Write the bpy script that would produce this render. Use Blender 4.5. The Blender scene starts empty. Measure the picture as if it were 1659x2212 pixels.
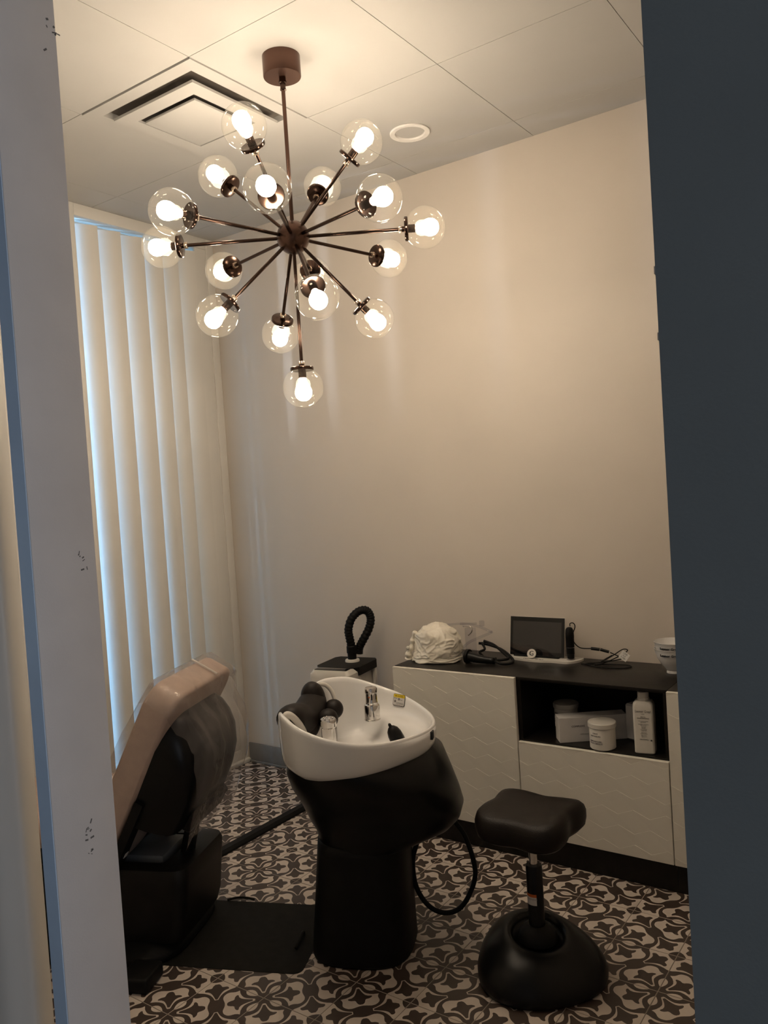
import bpy, bmesh, math, random
from mathutils import Vector, Matrix, geometry
random.seed(7)
S = bpy.context.scene
COL = S.collection
PI = math.pi

# ------------------------------------------------------------------ camera
cam_d = bpy.data.cameras.new('camera')
cam_d.sensor_fit = 'VERTICAL'; cam_d.sensor_height = 24.0
cam_d.lens = 1748.4 / 2212 * 24.0
cam_d.clip_start = 0.05
cam = bpy.data.objects.new('camera', cam_d); COL.objects.link(cam)
yaw, pitch, roll = 0.61626, -0.03186, -0.06456
fwd = Vector((-math.sin(yaw)*math.cos(pitch), math.cos(yaw)*math.cos(pitch), math.sin(pitch)))
rgt = Vector((math.cos(yaw), math.sin(yaw), 0)); upv = rgt.cross(fwd)
cr = rgt*math.cos(roll) + upv*math.sin(roll); cu = upv*math.cos(roll) - rgt*math.sin(roll)
cam.matrix_world = Matrix(((cr.x, cu.x, -fwd.x, 3.45641), (cr.y, cu.y, -fwd.y, -3.34176), (cr.z, cu.z, -fwd.z, 1.5581), (0, 0, 0, 1)))
S.camera = cam

# ------------------------------------------------------------------ light and exposure
S.view_settings.view_transform = 'Standard'; S.view_settings.look = 'None'
S.view_settings.exposure = 0.0; S.view_settings.gamma = 1.0; S.view_settings.use_curve_mapping = False
BULB = 72.0
W = bpy.data.worlds.new('world'); S.world = W; W.use_nodes = True
W.node_tree.nodes['Background'].inputs[0].default_value = (0.55, 0.72, 1.0, 1)
W.node_tree.nodes['Background'].inputs[1].default_value = 0.35
def area(name, loc, rot, sx, sy, power, col):
    l = bpy.data.lights.new(name, 'AREA'); l.shape = 'RECTANGLE'; l.size = sx; l.size_y = sy; l.energy = power; l.color = col
    o = bpy.data.objects.new(name, l); o.location = loc; o.rotation_euler = rot; COL.objects.link(o); return o
# daylight from the street window behind the louvres, and an added lamp for the cool daylight in the corridor
area('louver_daylight', (-0.38, -2.35, 1.45), (PI/2, 0, -0.18), 0.30, 2.6, 122, (0.26, 0.60, 1.0))
area('corridor_daylight', (5.9, -3.7, 1.6), (0, PI/2, 0), 2.4, 1.6, 24, (0.90, 0.93, 1.0))
# added spot, low outside, throwing light stripes through the gaps between the louvres
gl = bpy.data.lights.new('stripe_spot', 'SPOT'); gl.energy = 420; gl.color = (0.72, 0.86, 1.0); gl.spot_size = 0.50; gl.spot_blend = 0.35; gl.shadow_soft_size = 0.03
glo = bpy.data.objects.new('stripe_spot', gl); COL.objects.link(glo); glo.location = (-2.98, -1.66, 1.64)
glo.rotation_euler = Vector((0.92, 0.37, 0.11)).to_track_quat('-Z', 'Y').to_euler()

# ------------------------------------------------------------------ materials
def mat(name, col, rough=0.5, metal=0.0, noise=0.06, scale=30, bump=0.0, spec=0.5, coat=0.0, bscale=None, sheen=0):
    m = bpy.data.materials.new(name); m.use_nodes = True
    n = m.node_tree.nodes; l = m.node_tree.links; b = n['Principled BSDF']
    b.inputs['Roughness'].default_value = rough; b.inputs['Metallic'].default_value = metal
    b.inputs['Specular IOR Level'].default_value = spec
    if coat: b.inputs['Coat Weight'].default_value = coat; b.inputs['Coat Roughness'].default_value = 0.06
    tc = n.new('ShaderNodeTexCoord'); nz = n.new('ShaderNodeTexNoise'); nz.inputs['Scale'].default_value = scale; nz.inputs['Detail'].default_value = 4
    l.new(tc.outputs['Object'], nz.inputs['Vector'])
    r = n.new('ShaderNodeValToRGB'); c = Vector(col)
    r.color_ramp.elements[0].position = 0.3; r.color_ramp.elements[1].position = 0.7
    r.color_ramp.elements[0].color = (*(c*(1-noise)), 1); r.color_ramp.elements[1].color = (*(c*(1+noise)), 1)
    l.new(nz.outputs['Fac'], r.inputs['Fac']); l.new(r.outputs['Color'], b.inputs['Base Color'])
    if bump:
        n2 = n.new('ShaderNodeTexNoise'); n2.inputs['Scale'].default_value = bscale or scale*6; n2.inputs['Detail'].default_value = 3
        l.new(tc.outputs['Object'], n2.inputs['Vector'])
        bp = n.new('ShaderNodeBump'); bp.inputs['Strength'].default_value = bump; bp.inputs['Distance'].default_value = 0.002
        l.new(n2.outputs['Fac'], bp.inputs['Height']); l.new(bp.outputs['Normal'], b.inputs['Normal'])
    return m
def glass(name, tint, ior=1.45, rough=0.0, body=None, amount=0.0):
    # thin clear shell: what is not mirrored off the surface goes straight through
    m = bpy.data.materials.new(name); m.use_nodes = True; n = m.node_tree.nodes; l = m.node_tree.links
    n.clear(); out = n.new('ShaderNodeOutputMaterial'); mx = n.new('ShaderNodeMixShader'); t = n.new('ShaderNodeBsdfTransparent'); g = n.new('ShaderNodeBsdfGlossy')
    t.inputs[0].default_value = (*tint, 1); g.inputs['Roughness'].default_value = rough
    lw = n.new('ShaderNodeLayerWeight'); lw.inputs[0].default_value = 0.5
    pw = n.new('ShaderNodeMath'); pw.operation = 'POWER'; pw.inputs[1].default_value = 4.0; l.new(lw.outputs['Facing'], pw.inputs[0])
    f = n.new('ShaderNodeMapRange'); f.inputs[3].default_value = 0.018; f.inputs[4].default_value = 0.60; l.new(pw.outputs[0], f.inputs[0])
    l.new(f.outputs[0], mx.inputs[0]); l.new(g.outputs[0], mx.inputs[2])
    if body:
        d = n.new('ShaderNodeBsdfDiffuse'); d.inputs[0].default_value = (*body, 1); m2 = n.new('ShaderNodeMixShader'); m2.inputs[0].default_value = amount
        nz = n.new('ShaderNodeTexNoise'); nz.inputs['Scale'].default_value = 14; mr = n.new('ShaderNodeMapRange'); mr.inputs[3].default_value = amount*0.4; mr.inputs[4].default_value = amount*1.6
        l.new(nz.outputs['Fac'], mr.inputs[0]); l.new(mr.outputs[0], m2.inputs[0])
        l.new(t.outputs[0], m2.inputs[1]); l.new(d.outputs[0], m2.inputs[2]); l.new(m2.outputs[0], mx.inputs[1])
    else: l.new(t.outputs[0], mx.inputs[1])
    l.new(mx.outputs[0], out.inputs[0]); return m
def emit(name, col, strength):
    m = bpy.data.materials.new(name); m.use_nodes = True; n = m.node_tree.nodes; l = m.node_tree.links; n.clear()
    out = n.new('ShaderNodeOutputMaterial'); e = n.new('ShaderNodeEmission'); e.inputs[0].default_value = (*col, 1); e.inputs[1].default_value = strength
    l.new(e.outputs[0], out.inputs[0]); return m

M = {}
M['wall'] = mat('beige_wall_paint', (0.605, 0.545, 0.485), 0.45, noise=0.02, scale=3, bump=0.015, bscale=220, spec=0.40)
M['ceil'] = mat('ceiling_panel_paint', (0.50, 0.49, 0.475), 0.75, noise=0.02, scale=4, bump=0.05, bscale=160)
M['cavity'] = mat('shaded_cavity_paint', (0.19, 0.165, 0.14), 0.8)  # shade of the ceiling recess put into a darker housing colour
M['joint'] = mat('ceiling_joint', (0.16, 0.14, 0.12), 0.9)
M['white_paint'] = mat('white_joinery_paint', (0.72, 0.70, 0.66), 0.42, noise=0.02, scale=5)
M['jamb'] = mat('white_jamb_paint', (0.62, 0.60, 0.59), 0.55, noise=0.04, scale=8, bump=0.1, bscale=300)
M['blue'] = mat('slate_blue_wall_paint', (0.135, 0.160, 0.172), 0.5, noise=0.05, scale=6, bump=0.1, bscale=260)
M['daylit_trim'] = mat('white_trim_blue_daylight', (0.50, 0.66, 0.88), 0.5, noise=0.05, scale=9)  # white stile; the blue daylight on it is put into the colour
M['base'] = mat('grey_baseboard', (0.20, 0.19, 0.185), 0.45, noise=0.05)
M['scuff'] = mat('dark_scuff', (0.13, 0.125, 0.12), 0.8)
M['grout'] = mat('floor_grout', (0.23, 0.20, 0.17), 0.9, noise=0.12, scale=60)
M['tile_light'] = mat('tile_light_glaze', (0.60, 0.52, 0.455), 0.42, noise=0.05, scale=14)
M['tile_dark'] = mat('tile_dark_glaze', (0.060, 0.042, 0.034), 0.42, noise=0.1, scale=14)
M['bronze'] = mat('dark_bronze_metal', (0.080, 0.050, 0.039), 0.16, 1.0, noise=0.08, scale=12)
M['bronze_d'] = mat('brown_bronze_lacquer', (0.115, 0.062, 0.045), 0.26, 0.75, noise=0.1, scale=10)
M['nickel'] = mat('pale_collar_metal', (0.55, 0.45, 0.36), 0.25, 1.0)
M['globe'] = glass('clear_lamp_glass', (0.965, 0.955, 0.93), 1.42, 0.0, (0.9, 0.86, 0.78), 0.014)  # small diffuse share stands in for glare haze around the lit bulbs
M['bulb'] = emit('lit_bulb', (1.0, 0.83, 0.63), BULB)
M['porcelain'] = mat('white_porcelain', (0.82, 0.81, 0.80), 0.09, noise=0.015, scale=8, coat=0.5)
M['black'] = mat('black_gloss_plastic', (0.0055, 0.0055, 0.0055), 0.30, noise=0.15, spec=0.22)
M['black_m'] = mat('black_matt_plastic', (0.0065, 0.0062, 0.006), 0.5, noise=0.15, bump=0.15, bscale=300, spec=0.16)
M['leather_k'] = mat('black_leatherette', (0.008, 0.007, 0.0062), 0.42, noise=0.2, bump=0.3, bscale=420, spec=0.2)
M['leather_b'] = mat('dark_brown_leatherette', (0.0105, 0.0072, 0.0058), 0.42, noise=0.15, bump=0.3, bscale=420, spec=0.22)
M['rubber'] = mat('black_soft_rubber', (0.012, 0.0085, 0.0072), 0.5, noise=0.1, scale=20, spec=0.25)
M['beige_l'] = mat('beige_leatherette', (0.46, 0.345, 0.285), 0.5, noise=0.05, bump=0.2, bscale=300)
M['chrome'] = mat('chrome', (0.72, 0.70, 0.68), 0.07, 1.0, noise=0.02)
M['steel'] = mat('brushed_steel', (0.42, 0.41, 0.40), 0.28, 1.0, noise=0.06, scale=60)
M['offwhite'] = mat('offwhite_plastic', (0.66, 0.63, 0.58), 0.35, noise=0.02)
M['grey_pl'] = mat('mid_grey_plastic', (0.13, 0.14, 0.15), 0.5)
M['lining'] = mat('grey_beige_lining_cloth', (0.20, 0.16, 0.14), 0.8)
M['mat_k'] = mat('black_rubber_mat', (0.012, 0.0115, 0.0095), 0.7, spec=0.12, noise=0.2, bump=0.4, bscale=500)
M['melamine'] = mat('white_door_lacquer', (0.78, 0.745, 0.67), 0.38, noise=0.02, scale=9)
M['carcase'] = mat('black_brown_melamine', (0.0095, 0.0078, 0.0066), 0.36, spec=0.3, noise=0.25, scale=40, bump=0.2, bscale=200)
M['nylon'] = mat('white_crumpled_nylon', (0.80, 0.75, 0.65), 0.40, noise=0.04, scale=20)
M['clear'] = glass('clear_tube_plastic', (0.90, 0.90, 0.92), 1.5, 0.03)
M['film'] = glass('clear_plastic_cover', (0.93, 0.91, 0.90), 1.45, 0.05, (0.55, 0.50, 0.48), 0.14)
M['screen'] = mat('black_screen_glass', (0.006, 0.006, 0.007), 0.03, noise=0.02)
M['lcd'] = mat('switched_off_display', (0.016, 0.015, 0.016), 0.04, noise=0.03, spec=0.9)
M['paper'] = mat('white_carton', (0.60, 0.58, 0.57), 0.6, noise=0.03)
M['jar'] = mat('white_jar_plastic', (0.66, 0.63, 0.58), 0.4, noise=0.02)
M['ink'] = mat('black_print', (0.02, 0.02, 0.02), 0.6)
M['ink_g'] = mat('grey_print', (0.20, 0.19, 0.19), 0.6)
M['yellow'] = mat('yellow_print', (0.75, 0.55, 0.02), 0.5)
M['orange'] = mat('orange_print', (0.55, 0.12, 0.02), 0.6)
M['pane_hi'] = emit('bright_sky_pane', (0.70, 0.86, 1.0), 5.0)
M['pane_lo'] = emit('frosted_daylight_pane', (0.66, 0.84, 1.0), 1.3)
M['led'] = mat('downlight_diffuser', (0.85, 0.83, 0.80), 0.5)

# ------------------------------------------------------------------ mesh helpers
def mk(bm, name, m, parent=None, smooth=True, loc=None, rot=None, angle=0.6):
    bmesh.ops.recalc_face_normals(bm, faces=bm.faces[:])
    me = bpy.data.meshes.new(name); bm.to_mesh(me); bm.free()
    if m is not None:
        for x in (m if isinstance(m, (list, tuple)) else [m]): me.materials.append(x)
    if smooth:
        me.polygons.foreach_set('use_smooth', [True]*len(me.polygons))
        if angle: me.set_sharp_from_angle(angle=angle)
    return link(me, name, parent, loc, rot)
def link(me, name, parent=None, loc=None, rot=None):
    o = bpy.data.objects.new(name, me); COL.objects.link(o)
    if parent: o.parent = parent
    if loc: o.location = loc
    if rot: o.rotation_euler = rot
    return o
def tag(o, label, cat, group=None):
    o['label'] = label; o['category'] = cat
    if group: o['group'] = group
    return o
def thing(name, label, cat, loc=(0, 0, 0), rz=0, group=None):
    o = bpy.data.objects.new(name, None); COL.objects.link(o); o.location = loc; o.rotation_euler = (0, 0, rz); o.empty_display_size = 0.05
    return tag(o, label, cat, group)
def struct(o, label=None):
    o['kind'] = 'structure'
    if label: o['label'] = label
    return o
def B(): return bmesh.new()
def box(bm, a, b, bev=0.0, seg=2, mx=None):
    vs = [bm.verts.new((x, y, z)) for x in (a[0], b[0]) for y in (a[1], b[1]) for z in (a[2], b[2])]
    f = [bm.faces.new([vs[i] for i in q]) for q in ((0, 1, 3, 2), (4, 6, 7, 5), (0, 4, 5, 1), (2, 3, 7, 6), (0, 2, 6, 4), (1, 5, 7, 3))]
    if mx: bmesh.ops.transform(bm, matrix=mx, verts=vs)
    if bev:
        e = list({e for x in f for e in x.edges})
        bmesh.ops.recalc_face_normals(bm, faces=f)
        bmesh.ops.bevel(bm, geom=e, offset=bev, segments=seg, affect='EDGES', profile=0.5)
    return bm
def bridge(bm, rings, closed=True, cap0=True, cap1=True):
    R = [[bm.verts.new(p) for p in r] for r in rings]
    for a, b in zip(R, R[1:]):
        n = len(a)
        for i in range(n if closed else n-1):
            j = (i+1) % n
            bm.faces.new((a[i], a[j], b[j], b[i]))
    if cap0 and closed: bm.faces.new(R[0][::-1])
    if cap1 and closed: bm.faces.new(R[-1])
    return bm
def lathe(bm, prof, n=32, mx=None, cap0=True, cap1=True):
    rings = []
    for r, z in prof:
        ring = [Vector((r*math.cos(2*PI*i/n), r*math.sin(2*PI*i/n), z)) for i in range(n)]
        rings.append([mx @ p for p in ring] if mx else ring)
    return bridge(bm, rings, True, cap0, cap1)
def frame_z(d):
    return Vector(d).normalized().to_track_quat('Z', 'Y').to_matrix().to_4x4()
def rod(bm, a, b, r, n=16, r2=None):
    a = Vector(a); b = Vector(b); mx = Matrix.Translation(a) @ frame_z(b-a); L = (b-a).length
    return lathe(bm, [(r, 0), (r2 or r, L)], n, mx)
def smooth_path(pts, sub=6):
    P = [Vector(p) for p in pts]; out = []
    for i in range(len(P)-1):
        p0 = P[max(i-1, 0)]; p1 = P[i]; p2 = P[i+1]; p3 = P[min(i+2, len(P)-1)]
        for k in range(sub):
            t = k/sub
            out.append(0.5*((2*p1) + (p2-p0)*t + (2*p0-5*p1+4*p2-p3)*t*t + (3*p1-p0-3*p2+p3)*t**3))
    out.append(P[-1]); return out
def tube(bm, pts, r, n=10, sub=6, ribs=None):
    P = smooth_path(pts, sub) if sub else [Vector(p) for p in pts]
    up = Vector((0, 0, 1)); rings = []; prev = None
    for i, p in enumerate(P):
        d = (P[min(i+1, len(P)-1)]-P[max(i-1, 0)]).normalized()
        if prev is None:
            prev = d.orthogonal().normalized()
        prev = (prev - d*prev.dot(d)).normalized(); q = d.cross(prev)
        rr = r(i/(len(P)-1)) if callable(r) else r
        if ribs: rr *= ribs[i % len(ribs)]
        rings.append([p + prev*rr*math.cos(2*PI*k/n) + q*rr*math.sin(2*PI*k/n) for k in range(n)])
    return bridge(bm, rings)
def sphere(bm, c, r, u=20, v=12, sc=(1, 1, 1), mx=None):
    m = Matrix.Translation(Vector(c)) @ (mx or Matrix()) @ Matrix.Diagonal((*sc, 1))
    bmesh.ops.create_uvsphere(bm, u_segments=u, v_segments=v, radius=r, matrix=m); return bm
def prism(bm, poly, z0, z1, mx=None):
    lo = [Vector((x, y, z0)) for x, y in poly]; hi = [Vector((x, y, z1)) for x, y in poly]
    if mx: lo = [mx @ p for p in lo]; hi = [mx @ p for p in hi]
    return bridge(bm, [lo, hi])
def rrect(w, h, r, n=6, cx=0, cy=0):
    out = []
    for sx, sy, a0 in ((1, 1, 0), (-1, 1, PI/2), (-1, -1, PI), (1, -1, 1.5*PI)):
        for k in range(n+1):
            a = a0 + PI/2*k/n
            out.append((cx + sx*(w/2-r) + r*math.cos(a), cy + sy*(h/2-r) + r*math.sin(a)))
    return out
def sup(a0, a1, w, n=40, e=2.6, yc=0.0):
    # superellipse between x=a0..a1, half width w
    cx = (a0+a1)/2; hx = (a1-a0)/2; out = []
    for i in range(n):
        t = 2*PI*i/n; c = math.cos(t); s = math.sin(t)
        out.append((cx + hx*math.copysign(abs(c)**(2/e), c), yc + w*math.copysign(abs(s)**(2/e), s)))
    return out
def text(body, size, m, parent, origin, right, up, name='lettering', align='CENTER', bend=None, ext=0.0003, squash=1.0):
    cu_ = bpy.data.curves.new('t', 'FONT'); cu_.body = body; cu_.size = size; cu_.align_x = align; cu_.align_y = 'CENTER'; cu_.extrude = ext; cu_.resolution_u = 3
    ob = bpy.data.objects.new('t', cu_); COL.objects.link(ob)
    bpy.context.view_layer.update()
    me = bpy.data.meshes.new_from_object(ob.evaluated_get(bpy.context.evaluated_depsgraph_get()))
    bpy.data.objects.remove(ob); bpy.data.curves.remove(cu_)
    r = Vector(right).normalized(); u = Vector(up).normalized(); nn = r.cross(u); o = Vector(origin)
    for v in me.vertices:
        x, y, z = v.co; x *= squash
        if bend:  # cylinder of radius bend about the local z axis, origin = axis point; angle a0
            R_, a0 = bend; a = a0 + x/R_
            v.co = (o.x + (R_+z)*math.cos(a), o.y + (R_+z)*math.sin(a), o.z + y)
        else: v.co = o + r*x + u*y + nn*z
    me.name = name; me.materials.clear(); me.materials.append(m)
    return link(me, name, parent)
def dup(root, loc, rz=None):
    def cp(o, par):
        c = o.copy(); COL.objects.link(c); c.parent = par
        for ch in o.children: cp(ch, c)
        return c
    r = cp(root, None); r.location = loc
    if rz is not None: r.rotation_euler = (0, 0, rz)
    return r
def plate(name, a, b, m, parent=None, bev=0.0):
    return mk(box(B(), a, b, bev), name, m, parent, smooth=bool(bev))

H = 3.033
YF0, YF1 = -2.586, -2.464       # corridor face and room face of the front partition

# ------------------------------------------------------------------ floor with patterned tiles
floor = struct(plate('floor', (-2.7, -5.2, -0.08), (6.6, 0.6, -0.0012), M['grout']))
T = 0.2051; TX, TY = 2.26786, -0.58019
def tile_mesh(name, u0=0.0, u1=1.0, v0=0.0, v1=1.0):
    heart = [(.105, .078), (.13, .085), (.175, .108), (.217, .126), (.25, .136), (.284, .139), (.34, .125), (.396, .098), (.459, .047), (.468, .08), (.487, .11), (.515, .133), (.545, .153), (.566, .178), (.575, .206), (.575, .245), (.566, .283), (.535, .325), (.5, .348), (.467, .366), (.43, .39)]
    tulf = [(.13, .104), (.175, .13), (.217, .151), (.26, .168), (.299, .178), (.347, .172), (.372, .155), (.391, .142), (.408, .15), (.412, .168), (.404, .205), (.388, .228), (.371, .249), (.374, .275), (.392, .303), (.406, .34), (.403, .37)]
    dreg = [(.575, .0), (.582, .04), (.597, .068), (.61, .095), (.624, .14), (.632, .185), (.634, .232), (.626, .277), (.61, .325), (.585, .377)]
    tuld = [(.603, .375), (.62, .338), (.637, .302), (.655, .26), (.669, .213), (.674, .178), (.668, .145), (.648, .105), (.652, .088), (.668, .075), (.69, .07), (.712, .075), (.738, .1), (.763, .121), (.782, .116), (.801, .105), (.83, .098), (.862, .094)]
    petal = [(.126, .0), (.15, .026), (.193, .05), (.228, .062), (.261, .066), (.295, .06), (.325, .042), (.345, .02), (.356, .0)]
    dotc = [(.868, .0), (.88, .035), (.903, .068), (.932, .097), (.965, .12), (1.0, .132)]
    fl = lambda p: (p[1], p[0]); ad = lambda p: (1-p[1], 1-p[0]); pt = lambda p: (1-p[0], 1-p[1])
    H1 = heart + [fl(p) for p in reversed(heart)]
    T1 = tulf + [fl(p) for p in reversed(tulf)]
    D1 = dreg + [ad(p) for p in reversed(dreg)] + [(1.0, 0.0)]
    T2 = tuld + [ad(p) for p in reversed(tuld)]
    P1 = petal[:]; C1 = dotc + [(1.0, 0.0)]
    light = [H1, [pt(p) for p in H1], D1, [pt(p) for p in D1]]
    pts4 = lambda q: [q, [fl(p) for p in q], [pt(p) for p in q], [pt(fl(p)) for p in q]]
    light += pts4(P1)
    dark = [T1, [pt(p) for p in T1], T2, [pt(p) for p in T2], C1, [pt(p) for p in C1]]
    polys = [(q, 1) for q in light] + [(q, 2) for q in dark]
    g = 0.0078
    V = []; F = []; vid = {}
    def add(p):
        x = min(max(p[0], g), 1-g); y = min(max(p[1], g), 1-g); k = (round(x, 4), round(y, 4))
        if k not in vid: vid[k] = len(V); V.append(Vector((k[0], k[1])))
        return vid[k]
    F.append([add(p) for p in ((0, 0), (1, 0), (1, 1), (0, 1))]); kinds = [0]
    for q, k in polys:
        ids = []
        for p in q:
            i = add(p)
            if not ids or ids[-1] != i: ids.append(i)
        if ids[0] == ids[-1]: ids.pop()
        F.append(ids); kinds.append(k)
    vo, eo, fo, ov, oe, of = geometry.delaunay_2d_cdt(V, [], F, 1, 1e-5)
    me = bpy.data.meshes.new(name)
    verts = []; faces = []; mats = []
    for v in vo: verts.append((v[0]*T, -v[1]*T, 0.0))
    def inside(p, q):
        r = False
        for i in range(len(q)):
            a, b = q[i], q[i-1]
            if (a[1] > p[1]) != (b[1] > p[1]) and p[0] < (b[0]-a[0])*(p[1]-a[1])/(b[1]-a[1]) + a[0]: r = not r
        return r
    for f in fo:
        p = (sum(vo[i][0] for i in f)/len(f), sum(vo[i][1] for i in f)/len(f))
        d = 1 if any(inside(p, q) for q in light) and not any(inside(p, q) for q in dark) else 0
        faces.append(tuple(f)); mats.append(d)
    # chamfered rim going down to the grout
    n0 = len(verts); a, b = g*T, (1-g)*T; e = 0.0009
    for x, y in ((a, -a), (b, -a), (b, -b), (a, -b)): verts.append((x, y, 0.0))
    for x, y in ((a-e, -a+e), (b+e, -a+e), (b+e, -b-e), (a-e, -b-e)): verts.append((x, y, -0.004))
    for i in range(4):
        j = (i+1) % 4; faces.append((n0+i, n0+j, n0+4+j, n0+4+i)); mats.append(1)
    me.from_pydata(verts, [], faces); me.materials.append(M['tile_dark']); me.materials.append(M['tile_light'])
    me.polygons.foreach_set('material_index', mats)
    bm = bmesh.new(); bm.from_mesh(me)
    bmesh.ops.recalc_face_normals(bm, faces=bm.faces[:])
    for f in bm.faces:
        if abs(f.normal.z) > 0.9 and f.normal.z < 0: f.normal_flip()
    bm.to_mesh(me); bm.free()
    return me
TM = tile_mesh('floor_tile')
for i in range(-12, 7):
    for j in range(-9, 4):
        x = TX + i*T; y = TY + (j+1)*T          # tile covers x..x+T, y-T..y
        if x < -0.19 or x > 3.44 or y < -2.3 or y-T > -0.005: continue
        o = link(TM, 'floor_tile', floor)
        if (i + j + 1) % 2 == 0:
            o.location = (x, y, 0.0)
        else:
            o.location = (x, y-T, 0.0); o.rotation_euler = (0, 0, PI/2)

# ------------------------------------------------------------------ ceiling
ceil = struct(plate('ceiling', (-2.7, -5.2, H+0.02), (6.6, 0.6, H+0.12), M['joint']))
xs = [-2.7, -1.6, -1.0, -0.40, 0.203, 0.808, 1.411, 2.012, 2.616, 3.22, 3.82]; ys = [-5.2, -4.44, -3.84, -3.23, -2.63, -2.02, -1.412, -0.802, -0.195, 0.6]
for i in range(len(xs)-1):
    for j in range(len(ys)-1):
        if i == 5 and j == 6: continue          # the air conditioner fills this bay
        plate('ceiling_panel', (xs[i]+.0012, ys[j]+.0012, H), (xs[i+1]-.0012, ys[j+1]-.0012, H+.02), M['ceil'], ceil)
plate('ceiling_panel', (3.8224, -5.2, H), (6.6, 0.6, H+.02), M['ceil'], ceil)

# ------------------------------------------------------------------ walls
struct(plate('wall_back', (-2.7, 0.0, 0.0), (3.6, 0.14, H), M['wall']), 'plain beige back wall')
wl = struct(plate('wall_left', (-0.045, YF1, 0.0), (0.0, -0.93, H), M['white_paint']), 'white wall beside the louvres')
struct(plate('wall_right', (3.46, YF1, 0.0), (3.6, 0.0, H), M['wall']))
wf = struct(plate('wall_front', (3.24, YF0, 0.0), (6.6, YF1, H), M['blue']), 'slate blue wall to the right of the opening')
mk(box(B(), (3.2385, YF0+.001, 1.735), (3.2402, YF0+.012, 1.742)), 'hinge_mark', M['offwhite'], wf, False)
mk(box(B(), (3.2385, YF0+.001, 1.675), (3.2402, YF0+.012, 1.682)), 'hinge_mark', M['offwhite'], wf, False)
struct(plate('wall_corridor', (-2.7, -5.34, 0.0), (6.6, -5.2, H), M['wall']))
struct(plate('wall_street', (-2.66, -5.2, 0.0), (-2.52, 0.0, 0.25), M['white_paint']), 'wall under the street window')
struct(plate('baseboard_back', (0.02, -0.012, 0.0), (1.37, 0.0, 0.111), M['base'], None, 0.003), 'dark grey baseboard under beige wall')
struct(plate('baseboard_right', (0.02, -0.022, 0.0), (1.37, -0.0121, 0.012), M['base'], None, 0.003))
# street window: clear upper light, frosted lower light, white frame
win = struct(plate('window_1', (-2.56, -5.2, 1.62), (-2.48, 0.0, 1.68), M['white_paint']), 'unseen street window behind the louvres, rail added to cut the beam')  # rail height set to cut off the bottom of the stripe beam
plate('window_frame', (-2.56, -5.2, 2.93), (-2.48, 0.0, H), M['white_paint'], win)
plate('window_frame', (-2.56, -5.2, 0.25), (-2.48, 0.0, 0.32), M['white_paint'], win)
for yy in (-3.4, -2.2, -0.03): plate('window_frame', (-2.56, yy-.03, 0.32), (-2.48, yy+.03, 2.93), M['white_paint'], win)
plate('upper_pane', (-2.53, -5.2, 1.68), (-2.524, 0.0, 2.93), M['clear'], win)
plate('frosted_beam_stop', (-2.53, -5.2, 0.32), (-2.524, 0.0, 1.62), M['pane_lo'], win)  # unseen glowing pane, added to stop the spot below the rail

# ------------------------------------------------------------------ louvre screens
def slat_bm(pts, th, z0, z1):
    P = [Vector((x, y, 0)) for x, y in pts]; out = []; back = []
    for i, p in enumerate(P):
        d = (P[min(i+1, len(P)-1)]-P[max(i-1, 0)]).normalized(); nn = Vector((d.y, -d.x, 0))
        out.append((p.x, p.y)); back.append((p.x-nn.x*th, p.y-nn.y*th))
    return prism(B(), out + back[::-1], z0, z1)
scr = thing('louver_screen', 'tall white screen of curved vertical louvres filling the far corner by the daylight', 'screen', (0, -0.46, 0))
def S_(o): o.location = Vector(o.location) - Vector((0, -0.46, 0)); return o
def arc(y0, y1):
    out = []
    for k in range(9):
        s = k/8; out.append((-0.060 + 0.060*math.sin(s*PI/2) - 0.004, y0 + (y1-y0)*s))
    return out
S_(plate('frame_stile', (-0.018, -0.93, 0.0), (0.0, -0.905, H), M['white_paint'], scr, 0.002))
S_(plate('frame_stile', (-0.018, -0.052, 0.0), (0.0, -0.0005, H), M['white_paint'], scr, 0.002))
S_(plate('frame_rail', (-0.075, -0.905, H-0.06), (0.0, -0.052, H), M['white_paint'], scr, 0.002))
S_(plate('frame_rail', (-0.075, -0.905, 0.0), (0.0, -0.052, 0.075), M['white_paint'], scr, 0.002))
S_(plate('threshold', (0.0, -0.93, 0.0), (0.03, -0.0005, 0.02), M['white_paint'], scr, 0.003))
S_(plate('end_panel', (-0.022, -0.134, 0.075), (-0.008, -0.052, H-0.06), M['white_paint'], scr, 0.001))
S_(plate('header_board', (-0.10, -0.905, H-0.12), (-0.08, -0.052, H-0.06), M['white_paint'], scr))
ends = [-0.905, -0.772, -0.635, -0.492, -0.370, -0.262, -0.135]
for a, b in zip(ends, ends[1:]):
    S_(mk(slat_bm(arc(a, b-0.002), 0.009, 0.075, H-0.085), 'slat', M['white_paint'], scr, True, angle=0.7))

ps = thing('partition_screen', 'near white louvre screen with scuffed jamb on the left of the opening', 'screen', (2.185, -2.525, 0))
def P_(o): o.location = Vector(o.location) - Vector((2.185, -2.525, 0)); return o
post = P_(plate('jamb_post', (2.163, YF0, 0.0), (2.2, YF1, H), M['jamb'], ps, 0.003))
plate('stile_face', (2.1635, YF0-0.0018, 0.0), (2.1995, YF0-0.0003, H), M['daylit_trim'], post)
for k in range(5):
    pts = [(p.x - .112*k, p.y) for p in smooth_path([(1.935, -2.58, 0), (1.985, -2.578, 0), (2.022, -2.562, 0), (2.035, -2.545, 0), (2.012, -2.512, 0), (1.965, -2.475, 0)], 4)]
    P_(mk(slat_bm(pts, 0.010, 0.06, H-0.06), 'slat', M['white_paint'], ps, True, angle=0.7))
P_(plate('frame_rail', (1.55, YF0, 0.0), (2.163, YF1, 0.06), M['white_paint'], ps, 0.002))
P_(plate('frame_rail', (1.55, YF0, H-0.06), (2.163, YF1, H), M['white_paint'], ps, 0.002))
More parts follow.
